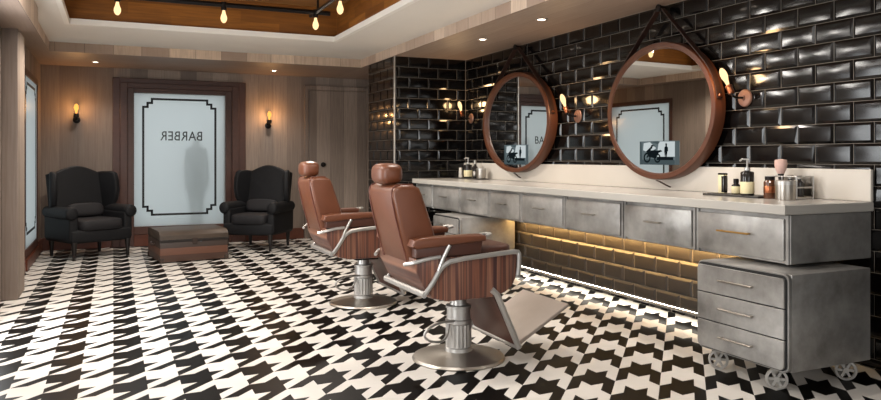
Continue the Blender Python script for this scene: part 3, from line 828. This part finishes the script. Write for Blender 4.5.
lumbar(a1, 'charcoal lumbar cushion lying on the armchair in the left corner')
lumbar(a2, 'charcoal lumbar cushion lying on the armchair right of the trunk')

# ------------------------------------------------------------------ trunk
u = thing('old_trunk', 'worn wooden trunk with iron corners between the two armchairs', 'trunk', (.805, 9.1, 0), R(7))
L, Dp, Hh = .378, .385, .36
MB().box(-L, L, -Dp, Dp, .012, Hh - .105, .008, 2).build('body', 'trunk', u, 30)
MB().prism([(-Dp - .004, Hh - .099), (Dp + .004, Hh - .099), (Dp + .004, Hh - .04), (Dp - .04, Hh - .01), (Dp - .14, Hh), (-Dp + .14, Hh), (-Dp + .04, Hh - .015), (-Dp - .004, Hh - .05)], 'x', -L - .004, L + .004, .006, 2).build('lid', 'trunk_lid', u, 30)
for sx in (-1, 1):
    for sy in (-1, 1):
        MB().box(min(sx * (L - .045), sx * (L + .006)), max(sx * (L - .045), sx * (L + .006)), min(sy * (Dp - .045), sy * (Dp + .006)), max(sy * (Dp - .045), sy * (Dp + .006)), .004, .06, .006, 1).build('corner_cap', 'old_iron', u, 30)
MB().box(-L - .006, L + .006, -Dp - .008, -Dp + .004, Hh - .122, Hh - .096, .002, 1).build('lid_band', 'dark_wood', u, 0)
for sx in (-1, 1):
    MB().tube([(sx * (L + .006), -.09, .2), (sx * (L + .03), -.08, .185), (sx * (L + .03), .08, .185), (sx * (L + .006), .09, .2)], .013, 8, smooth=1).build('side_handle', 'strap', u)
MB().box(-.03, .03, -Dp - .014, -Dp - .0085, Hh - .15, Hh - .085, .003, 1).build('latch', 'old_iron', u, 0)

# ------------------------------------------------------------------ things on the counter
Z1 = ZT + .0005
def bottle(name, label, cat, x, y, z, prof, mat, parts=(), group=None):
    u = thing(name, label, cat, (x, y, z), 0, group)
    MB().lathe(prof, 24).build('body', mat, u)
    for nm, pf, mt in parts: MB().lathe(pf, 24).build(nm, mt, u)
    return u
def pump_bottle(label, x, y, z, h, r, group='pump bottles on the countertop'):
    hb = h * .66
    u = bottle('pump_bottle', label, 'bottle', x, y, z, [(0, 0), (r * .95, 0), (r, .006), (r, hb * .9), (r * .9, hb * .97), (r * .4, hb), (r * .4, hb + .006), (0, hb + .006)], 'dark_glass',
               [('label_band', [(r + .0006, .012), (r + .001, .013), (r + .001, hb * .55), (r + .0006, hb * .56)], 'cream'), ('collar', [(0, hb + .004), (r * .46, hb + .004), (r * .46, hb + .022), (0, hb + .022)], 'chrome')], group)
    p = MB().tube([(0, 0, hb + .02), (0, 0, h - .012)], .006, 8).build('pump_stem', 'chrome', u)
    MB().tube([(.012, .0, h - .006), (-.02, .022, h - .004), (-.032, .03, h - .016)], .0065, 8).build('nozzle', 'chrome', p)
    return u
ztray = Z1 + .012
o = MB().box(-.085, .085, -.235, .225, 0, .012, .003, 1).build('tray', 'slate', None, 0); o.location = (3.685, 3.475, Z1)
tag(o, 'flat dark slate tray under the nearer bottles', 'tray')
u = thing('cream_tube', 'upright cream and black tube on the slate tray', 'tube', (3.71, 3.63, ztray))
MB().box(-.017, .017, -.027, .027, .0, .128, .006, 2).build('body', 'cream', u, 30)
MB().box(-.0175, .0175, -.0285, .0, .003, .12, .006, 2).build('dark_side', 'dark_glass', u, 30)
MB().box(-.018, .018, -.028, .028, .12, .135, .005, 2).build('cap', 'black_metal', u, 30)
bottle('oil_bottle', 'small dark-capped bottle with a cream label beside the tube', 'bottle', 3.693, 3.5, ztray, [(0, 0), (.027, 0), (.028, .004), (.028, .058), (.014, .068), (.014, .074), (0, .074)], 'dark_glass',
       [('label_band', [(.0284, .006), (.029, .007), (.029, .05), (.0284, .051)], 'cream'), ('cap', [(0, .07), (.017, .07), (.017, .1), (0, .1)], 'black_metal')])
pump_bottle('tall dark pump bottle with cream label on the slate tray', 3.64, 3.36, ztray, .232, .041)
bottle('amber_bottle', 'amber bottle with copper bands right of the tall pump bottle', 'bottle', 3.66, 3.205, Z1, [(0, 0), (.034, 0), (.036, .006), (.036, .1), (.026, .112), (.026, .118), (0, .118)], 'amber',
       [('band', [(.0365, .035), (.037, .036), (.037, .075), (.0365, .076)], 'copper'), ('cap', [(0, .114), (.029, .114), (.029, .135), (0, .135)], 'black_metal')])
bottle('tin', 'silver lidded tin in front of the wire rack', 'tin', 3.62, 3.06, Z1, [(0, 0), (.055, 0), (.056, .005), (.056, .09), (0, .09)], 'steel', [('lid', [(0, .09), (.0575, .09), (.0575, .112), (.05, .116), (0, .116)], 'chrome')])
u = thing('wire_rack', 'chrome wire rack at the near end of the counter, behind the tin', 'rack', (3.785, 3.165, Z1))
f = MB()
for z in (.006, .07, .135): f.tube([(-.07, -.105, z), (.07, -.105, z), (.07, .105, z), (-.07, .105, z)], .0045, 6, closed=True)
for x, y in ((-.07, -.105), (.07, -.105), (.07, .105), (-.07, .105), (-.07, 0), (.07, 0)): f.tube([(x, y, .002), (x, y, .137)], .0045, 6)
f.build('frame', 'chrome', u)
MB().box(-.068, .068, -.103, .103, .009, .013).build('shelf_plate', 'steel', u, 0)
MB().box(.062, .066, -.101, .101, .015, .13).build('back_plate', 'steel', u, 0)
for i, (dy, lb) in enumerate(((.0, 'dark bottle in the wire rack beside the pink brush'), (-.065, 'dark bottle at the end of the wire rack, away from the pink brush'))):
    bottle('dark_bottle', lb, 'bottle', 3.785, 3.165 + dy, Z1 + .0135, [(0, 0), (.026, 0), (.027, .004), (.027, .085), (.012, .1), (.012, .112), (0, .112)], 'dark_glass', [('cap', [(0, .108), (.015, .108), (.015, .128), (0, .128)], 'steel')], 'dark bottles in the wire rack')
u = thing('shaving_brush', 'pale pink bristle brush standing up in the wire rack', 'brush', (3.785, 3.232, Z1 + .0135))
MB().lathe([(0, 0), (.019, 0), (.021, .03), (.014, .09), (.018, .135), (0, .137)], 20).build('handle', 'dark_wood', u)
MB().lathe([(0, .136), (.019, .136), (.032, .165), (.037, .195), (.035, .222), (0, .228)], 20).build('bristles', 'pink', u)
# far set
u = MB().box(-.07, .07, -.33, .33, 0, .01, .003, 1).build('tray', 'slate', None, 0); u.location = (3.77, 7.5, Z1)
tag(u, 'flat dark slate tray under the farther bottles by the tiled column', 'tray')
zt2 = Z1 + .0105
bottle('cream_tube', 'pale slim tube at the far end of the farther tray', 'tube', 3.775, 7.77, zt2, [(0, 0), (.022, 0), (.023, .004), (.02, .1), (.02, .115), (0, .116)], 'white_plastic', [('cap', [(0, .116), (.014, .116), (.014, .13), (0, .13)], 'black_metal')])
pump_bottle('pump bottle with cream label on the farther tray', 3.79, 7.6, zt2, .235, .05)
bottle('dark_bottle', 'tall slim dark bottle with a silver cap on the farther tray', 'bottle', 3.79, 7.42, zt2, [(0, 0), (.032, 0), (.033, .004), (.033, .12), (.014, .15), (.014, .165), (0, .165)], 'dark_glass', [('label_band', [(.0334, .02), (.034, .021), (.034, .075), (.0334, .076)], 'steel'), ('cap', [(0, .162), (.018, .162), (.018, .205), (0, .205)], 'steel')])
bottle('tin', 'silver tin on the farther tray, next to the farther mirror', 'tin', 3.78, 7.25, zt2, [(0, 0), (.052, 0), (.053, .005), (.053, .095), (0, .095)], 'steel', [('lid', [(0, .095), (.055, .095), (.055, .115), (0, .117)], 'chrome')])

# ------------------------------------------------------------------ camera, world, light
cam = bpy.data.cameras.new('camera'); co = bpy.data.objects.new('camera', cam); COL.objects.link(co)
co.location = (0, 0, 1.2); co.rotation_euler = (R(90), 0, -.4245)
cam.sensor_fit = 'HORIZONTAL'; cam.sensor_width = 36; cam.lens = 723.83 / 881 * 36
cam.shift_y = -(200 - 156.85) / 881; cam.clip_start = .05
S.camera = co
wd = bpy.data.worlds.new('overcast daylight'); S.world = wd; wd.use_nodes = True
bg = wd.node_tree.nodes['Background']; bg.inputs[0].default_value = (.93, .98, 1, 1); bg.inputs[1].default_value = .75
# added spots without fixtures, for highlights on the tiles beside the nearer mirror
for y, e in ((6.9, 60), (5.9, 40)):
    o = lights('wall_wash', 'SPOT', (.03, y, ZP - .2), e, (1, .95, .88), spot_size=R(36), spot_blend=1, shadow_soft_size=.14)
    o.rotation_euler = (Vector((3.93, y * .5, 1.78)) - o.location).to_track_quat('-Z', 'Y').to_euler()
# added overhead fill lamps without fixtures, out of view above the front part
for x, y, e in ((.6, 2.2, 30), (0, 5.1, 40)):
    a = lights('ceiling_light', 'AREA', (x, y, ZC - .012), e, (1, .96, .91), shape='RECTANGLE', size=.75, size_y=1.6)
# added fill lamps just inside the unseen frosted bays of the left wall
for y0, y1 in bays[1:]:
    a = lights('window_daylight', 'AREA', (XL + .03, (y0 + y1) / 2, (LZ0 + LZ1) / 2), 62, (.97, .99, 1), shape='RECTANGLE', size=LZ1 - LZ0, size_y=y1 - y0)
    a.rotation_euler = (0, R(-90), 0)
a = lights('shopfront_daylight', 'AREA', (1.5, YF + .02, 1.2), 26, (1, .98, .96), shape='RECTANGLE', size=3.2, size_y=2)  # added fill lamp across the rear opening behind the viewer
a.rotation_euler = (R(90), 0, 0)
S.view_settings.view_transform = 'Standard'; S.view_settings.look = 'None'
S.view_settings.exposure = 0; S.view_settings.gamma = 1; S.view_settings.use_curve_mapping = False
